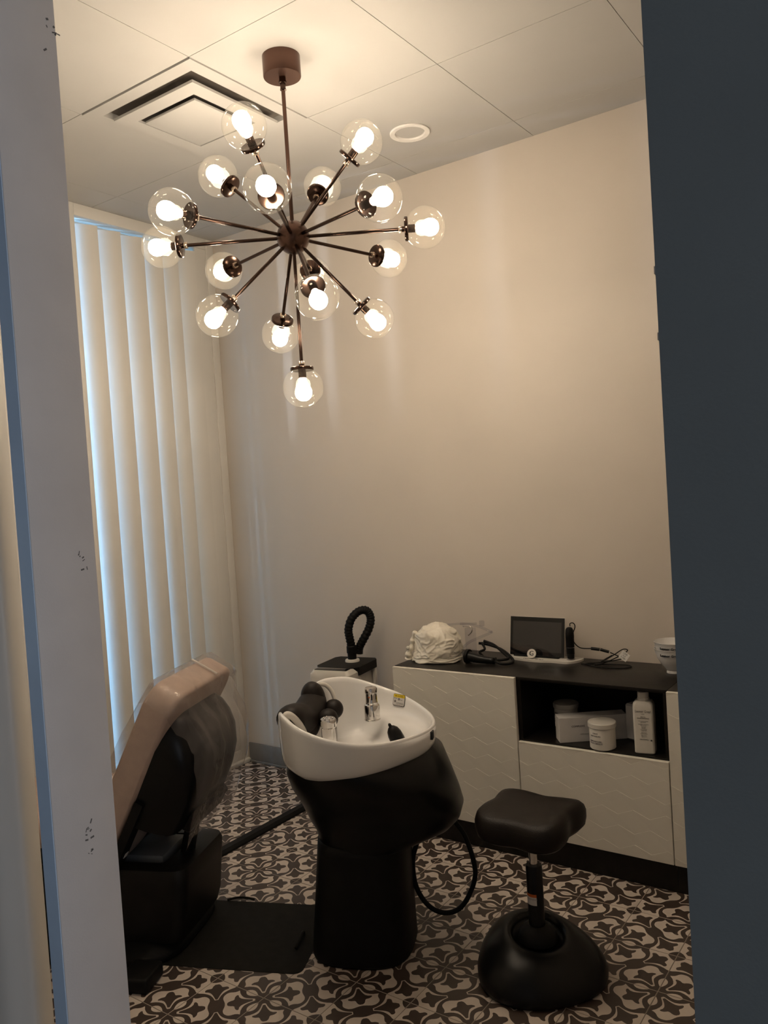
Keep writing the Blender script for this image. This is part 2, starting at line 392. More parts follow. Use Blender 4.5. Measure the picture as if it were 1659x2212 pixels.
def scuff(y, z, r, n):
    bm = B()
    for k in range(n):
        a = random.uniform(0, PI); c = (random.gauss(0, r*.5), random.gauss(0, r)); l = random.uniform(.12, .34)*r; w = r*random.uniform(.06, .16)
        dy, dz = math.cos(a)*l, math.sin(a)*l
        vs = [bm.verts.new((2.2003, y+c[0]+sx*dy-sy*dz*w/l, z+c[1]+sx*dz+sy*dy*w/l)) for sx, sy in ((-1, -1), (1, -1), (1, 1), (-1, 1))]
        bm.faces.new(vs)
    mk(bm, 'scuff', M['scuff'], post, False)['kind'] = 'stuff'
for a in ((-2.475, 2.375, .016, 7), (-2.577, 2.465, .02, 7), (-2.491, 1.46, .010, 7), (-2.523, 0.99, .012, 8), (-2.517, 0.955, .008, 5), (-2.489, .5, .012, 6)): scuff(*a)
struct(plate('wall_partition', (-2.5, YF0, 0.0), (1.55, YF1, H), M['white_paint']))

# ------------------------------------------------------------------ ceiling fittings
ac = thing('ceiling_air_conditioner', 'square white air conditioner cassette with stepped slots let into the ceiling', 'air conditioner', (1.1095, -1.107, H))
def ringframe(bm, o, i, z0, z1, zi=None):
    # square ring, half sizes o (outer) and i (inner)
    q = lambda h, z: [(-h, -h, z), (h, -h, z), (h, h, z), (-h, h, z)]
    return bridge(bm, [q(o, z1), q(o, z0), q(i, z0 if zi is None else zi), q(i, z1)], True, False, False)
mk(ringframe(B(), 0.300, 0.248, -0.004, 0.05, -0.004), 'outer_frame', M['ceil'], ac, False)
mk(ringframe(B(), 0.248, 0.246, -0.004, 0.085), 'slot_wall', M['ceil'], ac, False)
mk(bridge(B(), [[(sx*h, sy*h, z) for sx, sy in ((-1, -1), (1, -1), (1, 1), (-1, 1))] for h, z in ((.219, -.014), (.219, -.024), (.157, -.024), (.157, -.014), (.219, -.014))], True, False, False), 'middle_frame', M['ceil'], ac, False)
mk(box(B(), (-0.138, -0.138, -0.032), (0.138, 0.138, -0.022), 0.002), 'centre_plate', M['ceil'], ac)
bm = B(); box(bm, (-0.25, -0.25, 0.085), (0.25, 0.25, 0.090)); mk(bm, 'housing', M['cavity'], ac, False)
mk(prism(B(), rrect(.23, .23, .03, 4), .055, .0849), 'air_inlet', M['black_m'], ac, False)
dl = thing('recessed_downlight', 'round white recessed downlight, unlit, near the back wall', 'light', (1.637, -0.408, H))
mk(lathe(B(), [(0.085, -.001), (0.085, -0.006), (0.082, -0.008), (0.064, -0.006), (0.052, 0.03), (0.050, 0.03), (0.06, -0.001)], 40, None, False, False), 'trim_ring', M['led'], dl)
mk(lathe(B(), [(0.0525, 0.0299), (0.0525, 0.019), (0.03, 0.014), (0.001, 0.013)], 40), 'diffuser', M['led'], dl)

# ------------------------------------------------------------------ chandelier
HX, HY, HZ = 1.639, -1.207, 2.425
ch = thing('chandelier', 'bronze sputnik chandelier with lit bulbs in clear glass globes hanging from the ceiling', 'chandelier', (HX, HY, H))
zc = HZ - H
mk(lathe(B(), [(0.0643, 0), (0.0643, -0.066), (0.0628, -0.069)], 48), 'canopy', M['bronze_d'], ch)
mk(lathe(B(), [(0.0115, -0.069), (0.0115, -0.082), (0.0135, -0.083), (0.0135, -0.088), (0.0095, -0.09), (0.0095, -0.108), (0.0105, -0.109), (0.0105, -0.112), (0.0068, -0.114)], 20), 'coupling', M['bronze'], ch)
mk(rod(B(), (0, 0, -0.11), (0, 0, zc+.05), 0.0068), 'down_rod', M['bronze_d'], ch)
bm = B(); sphere(bm, (0, 0, zc), 0.0565, 36, 20); mk(bm, 'hub', M['bronze_d'], ch, angle=0)
ARMS = [(0.061, -0.268, 0.27), (-0.268, -0.069, 0.26), (0.24, -0.381, 0.004), (-0.067, 0.265, 0.259), (0.264, 0.066, 0.265), (0.436, -0.103, -0.005), (0.382, 0.239, -0.003), (0.096, 0.435, -0.009), (-0.102, -0.439, 0.008), (-0.387, -0.242, 0.004), (-0.442, 0.098, -0.005), (-0.163, -0.222, -0.268), (-0.226, 0.156, -0.276), (0.219, -0.162, -0.268), (0.161, 0.221, -0.275), (0.0, 0.0, -0.511), (-0.237, 0.382, -0.013)]
def share(bm, name, m, smooth=True, angle=0.6):
    o = mk(bm, name, m, None, smooth, angle=angle); me = o.data; bpy.data.objects.remove(o); return me
# canonical: globe centre at origin, hub towards -z
prof = []
for k in range(25):
    a = PI - 0.50 - (PI-0.50)*k/24
    prof.append((max(0.07*math.sin(a), 0.0005), 0.07*math.cos(a)))
globe_me = share(lathe(B(), prof, 40, None, False, True), 'globe', M['globe'], angle=0)
cap_me = share(lathe(B(), [(0.0095, -0.078), (0.0095, -0.0705), (0.036, -0.0700), (0.0395, -0.0685), (0.0405, -0.066), (0.0405, -0.0595), (0.0385, -0.0575), (0.033, -0.0575), (0.012, -0.0585)], 40), 'cap', M['bronze'], angle=0.5)
collar_me = share(lathe(B(), [(0.0105, -0.0895), (0.0110, -0.0885), (0.0110, -0.0787), (0.0095, -0.0781)], 20), 'collar', M['nickel'])
sock_me = share(lathe(B(), [(0.0135, -0.0585), (0.0135, -0.034), (0.012, -0.032)], 20), 'socket', M['bronze'])
bulb_me = share(lathe(B(), [(0.0115, -0.0318), (0.0135, -0.024), (0.0180, -0.013), (0.0245, -0.001), (0.0285, 0.010), (0.0290, 0.021), (0.0256, 0.033), (0.018, 0.0415), (0.009, 0.0455), (0.0008, 0.0463)], 18), 'bulb', M['bulb'], angle=0)
for v in ARMS:
    v = Vector(v); L = v.length
    me = share(rod(B(), (0, 0, 0.052), (0, 0, L-0.088), 0.0060, 14), 'lamp_arm', M['bronze'])
    a = link(me, 'lamp_arm', ch, (0, 0, zc)); a.rotation_mode = 'QUATERNION'
    a.rotation_quaternion = v.normalized().to_track_quat('Z', 'Y') if abs(v.normalized().z) < .999 else Vector((0, 0, -1)).to_track_quat('Z', 'Y')
    for m_, nme in ((globe_me, 'glass_globe'), (cap_me, 'cap'), (collar_me, 'collar'), (sock_me, 'socket'), (bulb_me, 'bulb')):
        link(m_, nme, a, (0, 0, L))

# ------------------------------------------------------------------ wash unit (local frame turned 23 degrees)
RZ = math.radians(23); UO = Vector((1.75, -1.2, 0))
wu = thing('shampoo_basin', 'white porcelain hair wash basin on a black pedestal in the middle of the floor', 'basin', UO, RZ)
half = [(-.232, 0, .775), (-.232, .05, .779), (-.228, .1, .803), (-.208, .15, .838), (-.180, .215, .853), (-.15, .262, .853), (-.1, .316, .843), (-.05, .336, .827), (0, .338, .811), (.05, .328, .797), (.1, .308, .785), (.15, .268, .774), (.2, .21, .766), (.25, .13, .760), (.277, .06, .757), (.286, 0, .756)]
hp = smooth_path(half, 6)
outl = hp + [Vector((p.x, -p.y, p.z)) for p in reversed(hp[1:-1])]
cx0 = 0.03
def sc(p, s, dz=0, z=None, sx=None):
    return Vector((cx0 + (p.x-cx0)*(sx or s), p.y*s, (p.z+dz) if z is None else z))
def floor_z(x, y):
    # deep basin by the neck, raised tap ledge along the far side and back
    t = .75*x + .66*y - .176                        # ledge boundary running from the far wall to the back
    d = max(t, (x-.188)*.95 - .1*y)/.011
    s = 1/(1+math.exp(-max(min(d, 30), -30)))
    return .640 + .076*s
rings = []
for s, z in ((.90, .672), (.945, .684), (.972, .693), (.988, .708)): rings.append([sc(p, s, z=z) for p in outl])
for s, f in ((.996, .35), (1.0, .6), (1.002, .85)):
    rings.append([sc(p, s, z=.690 + (p.z-.690)*f) for p in outl])
for s, dz in ((1.001, -.011), (.997, -.004), (.987, .001), (.972, .002), (.957, .0), (.945, -.006), (.937, -.015)): rings.append([sc(p, s, dz) for p in outl])
for s, f in ((.925, .7), (.905, .42), (.88, .2), (.85, .07), (.81, .01), (.77, 0), (.72, 0), (.67, 0), (.62, 0), (.57, 0), (.52, 0), (.47, 0), (.42, 0), (.36, 0), (.30, 0), (.24, 0), (.18, 0), (.12, 0), (.05, 0)):
    r = []
    for p in outl:
        q = sc(p, s); zf = floor_z(q.x, q.y); q.z = zf + (p.z-.014-zf)*f; r.append(q)
    rings.append(r)
mk(bridge(B(), rings, True, False, True), 'basin_bowl', M['porcelain'], wu, angle=0)
rim0 = [sc(p, .93, z=.6875) for p in outl]
def blend(r, ring2, f): return [a.lerp(b, f) for a, b in zip(r, ring2)]
N = len(outl)
def supz(a0, a1, w, z, e=2.5):
    # points sampled by the same polar angle as the outline so rings line up
    out = []; cx = (a0+a1)/2; hx = (a1-a0)/2
    for i in range(N):
        t = PI - 2*PI*i/N; c, s_ = math.cos(t), math.sin(t)
        out.append(Vector((cx + hx*math.copysign(abs(c)**(2/e), c), w*math.copysign(abs(s_)**(2/e), s_), z)))
    return out
shr = [rim0, supz(-.213, .30, .295, .645), supz(-.206, .325, .262, .59), supz(-.185, .350, .215, .53), supz(-.17, .362, .195, .487), supz(-.158, .352, .183, .455), supz(-.142, .325, .172, .428), supz(-.133, .26, .163, .398), supz(-.129, .19, .156, .37)]
mk(bridge(B(), shr, True, False, False), 'basin_shroud', M['black'], wu, angle=0)
col = [supz(-.131, .176, .158, .392, 3), supz(-.135, .173, .158, .36, 3), supz(-.146, .170, .160, .26, 3), supz(-.158, .169, .163, .15, 3), supz(-.17, .170, .166, .05, 3), supz(-.173, .171, .167, .012, 3), supz(-.170, .168, .164, .0025, 3)]
mk(bridge(B(), col), 'pedestal', M['black_m'], wu, angle=0)
# hose looping out under the shroud
mk(tube(B(), [(.20, .05, .44), (.198, .05, .36), (.170, .05, .27), (.176, .05, .175), (.215, .05, .11), (.268, .05, .088), (.32, .05, .105), (.36, .05, .16), (.383, .05, .24), (.358, .05, .35), (.318, .05, .415), (.295, .05, .46)], 0.0085, 12), 'drain_hose', M['black_m'], wu, angle=0)
# mixer tap on the ledge
tp = mk(lathe(B(), [(.030, 0), (.030, .003), (.0285, .005), (.0285, .052), (.0265, .056), (.022, .059)], 36), 'mixer_tap', M['chrome'], wu, loc=(.025, .190, .716), angle=.5)
mk(lathe(B(), [(.0225, .058), (.0228, .064), (.0218, .066), (.0215, .098), (.0235, .100), (.0235, .112), (.021, .117), (.012, .119)], 24), 'lever_knob', M['chrome'], tp, angle=.5)
mk(box(B(), (.004, -.024, .076), (.010, -.0212, .096), .001), 'temperature_mark', M['ink'], tp)
mk(sphere(B(), (-.003, -.0225, .086), .0028, 10, 8), 'red_mark', M['orange'], tp)
# spray head holder
sp = mk(lathe(B(), [(.031, 0), (.033, .004), (.030, .011), (.020, .014), (.015, .016)], 8), 'spray_holder', M['chrome'], wu, loc=(-.060, -.075, .696), angle=.3); sp.scale = (1.25, 1.25, 1.12)
bm = B(); box(bm, (-.013, -.018, .012), (.013, .018, .074), .004, mx=Matrix.Rotation(.12, 4, 'X')); mk(bm, 'spray_body', M['chrome'], sp, angle=.5)
mk(lathe(B(), [(.016, .070), (.020, .076), (.020, .094), (.018, .098), (.005, .099)], 20, Matrix.Translation((.003, -.004, 0)) @ Matrix.Rotation(.12, 4, 'X')), 'spray_face', M['chrome'], sp, angle=.5)
bm = B()
for k in range(6): sphere(bm, (.003+.011*math.cos(k*1.047), -.014+.011*math.sin(k*1.047), .0995), .0022, 8, 6)
mk(bm, 'spray_nozzles', M['chrome'], sp)
# black hand piece lying in the basin
hs = mk(bridge(B(), [[Vector((c[0]*math.cos(t)*.024*1.0 + .0, c[0]*math.sin(t)*.03 + c[2], c[1])) for t in [2*PI*k/20 for k in range(20)]] for c in ((.75, 0, 0), (1.0, .008, 0), (1.05, .03, .003), (1.0, .05, .004), (.8, .066, .004), (.5, .075, .003), (.24, .080, .0), (.2, .088, .0), (.08, .091, 0))]), 'hand_shower', M['black'], wu, loc=(.175, -.040, .690), rot=(0, -.42, .2), angle=0)
wu.children[-1].scale = (1.35, 1.25, 1.1)
# neck cushion: soft lobed pad over the neck rest, on a pale tube frame
pad = B()
tube(pad, [(-.190, -.100, .785), (-.190, -.085, .795), (-.188, -.04, .785), (-.186, .03, .765), (-.185, .10, .775), (-.185, .15, .79), (-.185, .185, .79)], lambda t: .006 + .038*min(1, math.sin(PI*min(t*3.2, .5))) + .012*math.sin(PI*t) if t < .93 else .03, 22, 5)
sphere(pad, (-.184, .155, .805), .056, 26, 16, (.8, .80, 1.15), Matrix.Rotation(.3, 4, 'X'))
sphere(pad, (-.174, .050, .750), .062, 26, 16, (.7, 1.1, 1.0))
pd = mk(pad, 'neck_cushion', M['rubber'], wu, angle=0)
bm = B(); sphere(bm, (-.104, .062, .756), .036, 24, 14, (1, 1, 1.0)); mk(bm, 'lower_pad', M['rubber'], pd, angle=0)
bm = B(); sphere(bm, (-.114, .170, .760), .036, 24, 14, (1, 1, 1.0)); mk(bm, 'lower_pad', M['rubber'], pd, angle=0)
mk(lathe(B(), [(.027, 0), (.0285, .02), (.028, .05), (.024, .055)], 28), 'pad_mount', M['steel'], pd, loc=(-.102, .062, .672), angle=.6)
mk(tube(B(), [(-.190, -.132, .812), (-.184, -.136, .828), (-.172, -.126, .822), (-.160, -.106, .798), (-.152, -.085, .768), (-.148, -.068, .735), (-.145, -.055, .70)], .0115, 14), 'cushion_handle', M['offwhite'], pd, angle=0)
mk(lathe(B(), [(.017, -.004), (.018, .0), (.017, .004), (.010, .005)], 20, Matrix.Translation((-.192, -.134, .803)) @ Matrix.Rotation(PI/2, 4, 'X')), 'handle_socket', M['offwhite'], pd, angle=.6)
mk(tube(B(), [(-.170, .185, .848), (-.150, .200, .842), (-.132, .208, .822), (-.120, .206, .795), (-.115, .198, .77)], .008, 12), 'cushion_handle', M['offwhite'], pd, angle=0)
# warning sticker on the far inner wall
st_n = Vector((-.50, -.81, .28)).normalized(); st_o = Vector((.111, .274, .763)) + st_n*.0028
st_r = Vector((.851, -.525, 0)).normalized(); st_u = st_n.cross(st_r)
def stick(name, x0, x1, y0, y1, m, dz, par):
    bm = B(); pl = rrect(x1-x0, y1-y0, min(.004, (x1-x0)*.2, (y1-y0)*.2), 3, (x0+x1)/2, (y0+y1)/2)
    mm = Matrix((( st_r.x, st_u.x, st_n.x, st_o.x), (st_r.y, st_u.y, st_n.y, st_o.y), (st_r.z, st_u.z, st_n.z, st_o.z), (0, 0, 0, 1)))
    prism(bm, pl, dz-.0004, dz, mm); return mk(bm, name, m, par, False)
stk = stick('warning_sticker', -.029, .029, -.021, .021, M['ink'], .0, wu)
stick('sticker_face', -.0275, .0275, -.0195, .0195, M['paper'], .0005, stk)
stick('sticker_band', -.0275, .0275, .0085, .0195, M['yellow'], .0010, stk)
text('▲ CAUTION', .0068, M['ink'], stk, st_o + st_u*.0138 + st_n*.0012, st_r, st_u, ext=.0001)
text('RELEASE', .0042, M['ink'], stk, st_o + st_u*.0045 - st_r*.017 + st_n*.0008, st_r, st_u, ext=.0001)
text('LOCK', .0042, M['ink'], stk, st_o + st_u*.0005 + st_r*.012 + st_n*.0008, st_r, st_u, ext=.0001)
text('Turn the lever slowly until\nthe bowl is locked in place\nbefore the client sits down', .0032, M['ink_g'], stk, st_o - st_u*.0125 + st_r*.006 + st_n*.0008, st_r, st_u, ext=.0001)
for x, y in ((.0, .003), (-.018, -.006)):
    o_ = st_o + st_r*x + st_u*y
    mk(lathe(B(), [(.0048, .0004), (.0048, .0009)], 16, Matrix.Translation(o_) @ frame_z(st_n)), 'sticker_icon', M['ink_g'], stk, False)
mk(box(B(), (.2730, -.060, .722), (.2855, -.034, .748), .001), 'name_plate', M['ink'], wu, rot=None)

# ------------------------------------------------------------------ floor mat under the wash unit
c, s_ = math.cos(RZ), math.sin(RZ)
def uw(x, y, z=0): return Vector((UO.x + x*c - y*s_, UO.y + x*s_ + y*c, z))
fm = thing('floor_mat', 'thin black rubber mat on the tiles between chair and basin pedestal', 'mat', uw(-.44, .005), RZ)
mk(prism(B(), rrect(.58, .425, .03, 5, -.02, 0), 0.0, .0018), 'mat_sheet', M['mat_k'], fm, False)
mk(tube(B(), [(-.165, .213, .004), (-.13, .222, .010), (-.09, .228, .008), (-.06, .226, .004)], .0045, 8), 'curled_edge', M['mat_k'], fm)
mk(tube(B(), [(.205, .02, .006), (.212, -.01, .022), (.215, -.05, .02), (.21, -.08, .006)], .006, 8), 'curled_edge', M['mat_k'], fm)

# ------------------------------------------------------------------ salon chair
CX = -0.95
sc_ = thing('salon_chair', 'reclining shampoo chair with beige cushion under clear plastic and black frame', 'chair', uw(CX, 0), RZ)
p0 = Vector((-.515-CX, 0, .91)); dn = Vector((-.492, 0, -.87)); fn = Vector((-.87, 0, .492)); ly = Vector((0, 1, 0))
def bp(y, s, d): return p0 + dn*s + ly*y + fn*d       # point on backrest: across, down, towards the front
def slab(bm, outline, d0, d1, r=.012):
    lev = [(d0, -r), (d0+r*.3, -r*.3), (d0+r, 0), (d1-r, 0), (d1-r*.3, -r*.3), (d1, -r)]
    cyy = sum(p[0] for p in outline)/len(outline); css = sum(p[1] for p in outline)/len(outline); rr_ = []
    for d, k in lev:
        ring = []
        for y, s in outline:
            v = Vector((y-cyy, s-css)); v2 = v*(1 + k/v.length); ring.append(bp(cyy+v2.x, css+v2.y, d))
        rr_.append(ring)
    return bridge(bm, rr_)
def bo(w0, w1, s0, s1, r0, n=8):
    # backrest outline: top width w0, bottom width w1, rounded top corners
    pts = [(-w1, s1)]
    for k in range(n+1):
        a = PI + PI/2*k/n; pts.append((-w0+r0 + r0*math.cos(a), s0+r0 + r0*math.sin(a)))
    for k in range(n+1):
        a = 1.5*PI + PI/2*k/n; pts.append((w0-r0 + r0*math.cos(a), s0+r0 + r0*math.sin(a)))
    pts.append((w1, s1)); mid = []
    for k in range(1, 6): mid.append((w1 + (-2*w1)*k/6, s1 + .012*math.sin(PI*k/6)))
    return pts + mid
mk(slab(B(), bo(.248, .190, 0, .61, .075), 0.0, .105, .016), 'backrest', M['beige_l'], sc_, angle=0.9)
sh = []
for d, w0, w1, s0, s1, r0 in ((.004, .226, .190, .085, .50, .12), (-.03, .226, .190, .088, .50, .12), (-.07, .222, .186, .105, .495, .12), (-.11, .214, .18, .14, .485, .11), (-.145, .20, .172, .20, .475, .09), (-.165, .18, .16, .27, .46, .07), (-.175, .15, .14, .33, .44, .05)):
    sh.append([bp(y, s, d) for y, s in bo(w0, w1, s0, s1, r0)])
mk(bridge(B(), sh), 'back_shell', M['black'], sc_, angle=0.7)
for sy in (-1, 1):
    fb = B(); bridge(fb, [[bp(sy*w + o, s, d) for o, d in ((-.03, -.004), (.03, -.004), (.03, -.035), (-.03, -.035))] for s, w in ((.40, .188), (.55, .178), (.66, .170), (.75, .165))])
    mk(fb, 'side_bar', M['black_m'], sc_, False)
bm = B()
rb = [[bp(y, s, d) for y, s in ((-.135, .39), (.14, .39), (.14, .455), (-.135, .455))] for d in (-.05, -.20)]
bridge(bm, rb); bmesh.ops.recalc_face_normals(bm, faces=bm.faces[:]); bmesh.ops.bevel(bm, geom=bm.edges[:], offset=.012, segments=3, affect='EDGES', profile=.5)
mk(bm, 'hinge_cover', M['black_m'], sc_)
mk(tube(B(), [(-.555-CX, .15, .475), (-.60-CX, .145, .44), (-.66-CX, .12, .425), (-.70-CX, .06, .42)], .020, 12), 'recline_lever', M['black_m'], sc_, angle=0)
mk(box(B(), (-.020, -.022, 0), (.020, .022, .32), .006, mx=Matrix.Translation((-.645-CX, -.012, .27)) @ Matrix.Rotation(.26, 4, 'Y')), 'gas_strut', M['black_m'], sc_)
fl_ = B(); nr = []
for k in range(7):
    t = k/6; nr.append([bp(-.13 + .20*u, .47+.20*t*(1-.4*u) + .02*math.sin(u*3), -.016 - .03*math.sin(t*PI)*math.sin(u*PI) - .008*math.sin(u*9)) for u in [q/8 for q in range(9)]])
bridge(fl_, nr, False); mk(fl_, 'lining_flap', M['lining'], sc_, angle=0)
# loose clear plastic cover over the top of the backrest
cv = B(); nr = []
prof_c = [(.40, .125), (.30, .122), (.18, .121), (.08, .120), (.0, .118), (-.015, .10), (-.02, .055), (-.016, .005), (0.0, -.012), (.06, -.03), (.10, -.10), (.16, -.155), (.23, -.182), (.32, -.192), (.41, -.212), (.47, -.214)]
for i, (s, d) in enumerate(prof_c):
    row = []
    for k in range(21):
        u = -1 + 2*k/20; w = .262 if i < 9 else .235 - .006*(i-9)
        dy = -.0 if i < 9 else .04
        wob = .004*math.sin(7*u + i*1.3) + .003*math.sin(17*u - i*.7)
        ss = s + (.075*(1-math.sqrt(max(0, 1-max(0, (abs(u)-.7)/.3)**2))) if i > 2 else 0)
        row.append(bp(u*w + dy + wob, ss + wob*1.5, d + wob + (.0 if abs(u) < .9 else -.004)))
    nr.append(row)
bridge(cv, nr, False); mk(cv, 'plastic_cover', M['film'], sc_, angle=0)
mk(tube(B(), [bp(.075, -.004+.0*k, .112-.022*k) + Vector((0, 0, .004)) for k in range(6)], .004, 8), 'cover_welt', M['offwhite'], sc_, angle=0)
# seat and pedestal
seat = B(); box(seat, (-.46, -.25, .40), (.12, .25, .50), .035, 4, Matrix.Rotation(-.06, 4, 'Y')); mk(seat, 'seat', M['beige_l'], sc_)
seatf = B(); box(seatf, (-.42, -.22, .33), (.14, .22, .395), .015, 3); mk(seatf, 'seat_frame', M['black_m'], sc_)
bx = B()
def rr3(x0, x1, w, z, r): return [Vector((x, y, z)) for x, y in rrect(x1-x0, 2*w, r, 5, (x0+x1)/2, 0)]
bridge(bx, [rr3(-.42, .345, .175, .055, .05), rr3(-.42, .358, .182, .10, .05), rr3(-.42, .372, .180, .24, .045), rr3(-.42, .378, .178, .285, .045), rr3(-.42, .372, .172, .303, .045), rr3(-.42, .345, .150, .308, .04), rr3(-.40, .285, .120, .307, .03), rr3(-.40, .275, .115, .27, .03)])
mk(bx, 'link_cover', M['leather_k'], sc_, angle=.9)
mk(bridge(B(), [rr3(-.20, .06, .11, .271, .02), rr3(-.20, .06, .11, .330, .02)]), 'seat_mount', M['black_m'], sc_)
mk(box(B(), (.10, -.085, .2715), (.255, .095, .315), .006, mx=None), 'lift_bracket', M['grey_pl'], sc_)
bs = B(); bridge(bs, [rr3(-.40, .33, .25, .002, .16), rr3(-.40, .335, .255, .012, .16), rr3(-.40, .33, .25, .03, .155), rr3(-.38, .29, .19, .054, .12)])
mk(bs, 'swivel_base', M['black_m'], sc_, angle=.9)
mk(box(B(), (.22, -.37, .001), (.325, -.255, .05), .010, 3), 'foot_pedal', M['black_m'], sc_)
lb_o = bp(-.205, .535, .0) ; 
mk(box(B(), (-.0005, -.0105, -.009), (.0012, .0105, .009), 0, mx=Matrix.Translation(bp(-.165, .62, -.0365)) @ Matrix.Rotation(.5, 4, 'Y')), 'warning_label', M['paper'], sc_, False)
text('BELMONT', .016, M['ink_g'], sc_, (-.02, -.1825, .10), (1, 0, 0), (0, 0, 1), squash=1.25)

# ------------------------------------------------------------------ cable cover on floor
cc = thing('cable_cover', 'low black cable cover strip running across the tiles to the back wall', 'cable cover', (.775, -.50, 0))
mk(bridge(B(), [[Vector((x, y, z)) for x, z in ((-.034, 0.0008), (-.030, .008), (-.016, .018), (.016, .018), (.030, .008), (.034, 0.0008))] for y in (-.50, .47)]), 'cover_strip', M['black_m'], cc, False)
# ------------------------------------------------------------------ hair steamer beside back wall
hm = thing('hair_processor', 'white hair machine with black top and ribbed black hose against back wall', 'machine', (.968, -.255, 0), math.radians(9))
w2, d2 = .112, .15
def taper(z, k, bk=0.0): return [Vector((x, y, z)) for x, y in ((-w2*k, -d2*k), (w2*k, -d2*k), (w2*k, d2*k-bk), (-w2*k, d2*k-bk))]
mk(bridge(B(), [[Vector((x, y, z)) for x, y in rrect(2*w2*k, .13*k, .02, 3, 0, -d2+.065)] for z, k in ((.03, .95), (.06, 1), (.66, 1.0), (.678, .99), (.697, .86))]), 'front_housing', M['offwhite'], hm, angle=.5)
mk(bridge(B(), [[Vector((x, y, z)) for x, y in rrect(.20*k, .17, .02, 3, 0, .055)] for z, k in ((.03, .95), (.06, .98), (.655, .98))]), 'body', M['offwhite'], hm, angle=.5)
mk(box(B(), (-.088, -.134, .6965), (.088, -.090, .7), .002), 'control_strip', M['screen'], hm)
tb = B(); bridge(tb, [[Vector((x, y, z)) for x, y in ((-.093, -.084), (.093, -.084), (.118, -.055), (.118, .125), (.10, .15), (-.10, .15), (-.118, .125), (-.118, -.055))] for z in (.660, .700)]); mk(tb, 'black_lid', M['black_m'], hm, False)
sv = B(); box(sv, (.100, -.06, .56), (.116, .13, .575), .003); box(sv, (.100, .105, .56), (.116, .13, .659), .003); mk(sv, 'side_bracket', M['offwhite'], hm)
mk(lathe(B(), [(.036, .7003), (.036, .707), (.033, .712), (.024, .713)], 28), 'hose_collar', M['offwhite'], hm, loc=(.02, .055, 0))
hz = thing
sl = mk(lathe(B(), [(.022, .7115), (.022, .74), (.0255, .745), (.0255, .775), (.022, .78)], 24), 'hose_sleeve', M['black_m'], hm, loc=(.02, .055, 0))
mk(tube(B(), [(.02, .055, .775), (.015, .05, .82), (.012, .05, .86), (.024, .065, .91), (.05, .09, .942), (.078, .11, .948), (.096, .12, .93), (.103, .12, .895), (.092, .11, .85), (.068, .09, .80), (.048, .085, .765), (.042, .085, .735)], .0225, 14, 9, ribs=[1.0, .87, .87]), 'ribbed_hose', M['black_m'], hm, angle=0)

# ------------------------------------------------------------------ cabinets
C0, HL, DEP = 1.3754, 0.114, 0.42
def hexdoor(name, w, h, parent, x0, z0, m=M['melamine']):
    bm = B(); box(bm, (x0+.0015, -DEP+.0016, z0+.0015), (x0+w-.0015, -DEP+.0175, z0+h-.0015), .001, 1)
    dr = mk(bm, name, m, parent, False)
    # relief: rows of hexagons whose stepped zigzag edges show, each row tipping outward at its lower edge
    cw, am, pit = .120, .0250, .0660; bm = B(); yb = -DEP+.0014
    def zz(x, row):
        u = (x/cw + (.5 if row % 2 else 0) + .18) % 1.0
        return am*(abs(u-.5)*2 - .5)
    n = int(w/(cw/2))+3; row = 0; z = h+.05
    def cl(v): return min(max(v, .003), h-.003)
    while z > -.05:
        xs_ = sorted({.003, w-.003} | {(k*.5 + (-.18 - (.5 if rr % 2 else 0)) % .5)*cw for k in range(-1, n) for rr in (row, row+1)})
        xs_ = [x for x in xs_ if .003 <= x <= w-.003]
        top = [(x, z + zz(x, row)) for x in xs_]; bot = [(x, z - pit + zz(x, row+1) + .0016) for x in xs_]
        for (xa, ta), (xb, tb_), (_, ba), (_, bb) in zip(top, top[1:], bot, bot[1:]):
            if max(ta, tb_) <= .003 or min(ba, bb) >= h-.003: continue
            q = [(xa, cl(ta), .0022), (xb, cl(tb_), .0022), (xb, cl(bb), .0002), (xa, cl(ba), .0002)]
            fv = [bm.verts.new((x0+x, yb-d-.0003, z0+zq)) for x, zq, d in q]
            bm.faces.new(fv)
            lo = [bm.verts.new((x0+x, yb+.0006, z0+zq)) for x, zq in ((q[0][0], q[0][1]), (q[1][0], q[1][1]))]
            bm.faces.new((fv[0], fv[1], lo[1], lo[0]))
        z -= pit; row += 1
    bmesh.ops.remove_doubles(bm, verts=bm.verts[:], dist=1e-5)
    mk(bm, 'hexagon_relief', m, dr, False)
    return dr
def cab(name, label, x0, kind, group='low storage cabinets along the back wall'):
    t = thing(name, label, 'cabinet', (x0, 0, 0), 0, group)
    th = .016; b = B(); zt = HL+.64-.0142
    y0 = -DEP+.020
    mk(box(B(), (0.0005, y0, HL), (th, -.004, zt)), 'side_panel', M['carcase'], t, False)
    mk(box(B(), (.60-th, y0, HL), (.5995, -.004, zt)), 'side_panel', M['carcase'], t, False)
    mk(box(B(), (th, y0, HL), (.60-th, -.004, HL+th)), 'bottom_panel', M['carcase'], t, False)
    mk(box(B(), (th, -.012, HL+th), (.60-th, -.004, zt)), 'back_panel', M['carcase'], t, False)
    mk(box(B(), (0.0005, -DEP+.035, 0.0), (.5995, -DEP+.05, HL)), 'plinth', M['carcase'], t, False)
    if kind == 'door': hexdoor('door', .60, .64, t, 0, HL)
    else:
        mk(box(B(), (th, y0, HL+.372), (.60-th, -.012, HL+.386)), 'shelf', M['carcase'], t, False)
        hexdoor('drawer_front', .60, .382, t, 0, HL)
        mk(box(B(), (th, -.39, HL+.05), (.60-th, -.10, HL+.30)), 'drawer_box', M['carcase'], t, False)
    return t
cab('storage_cabinet', 'white cabinet with hexagon relief door at the left end of the row', C0, 'door')
cab('storage_cabinet', 'cabinet with open black shelf above a white hexagon relief drawer', C0+.60, 'shelf')
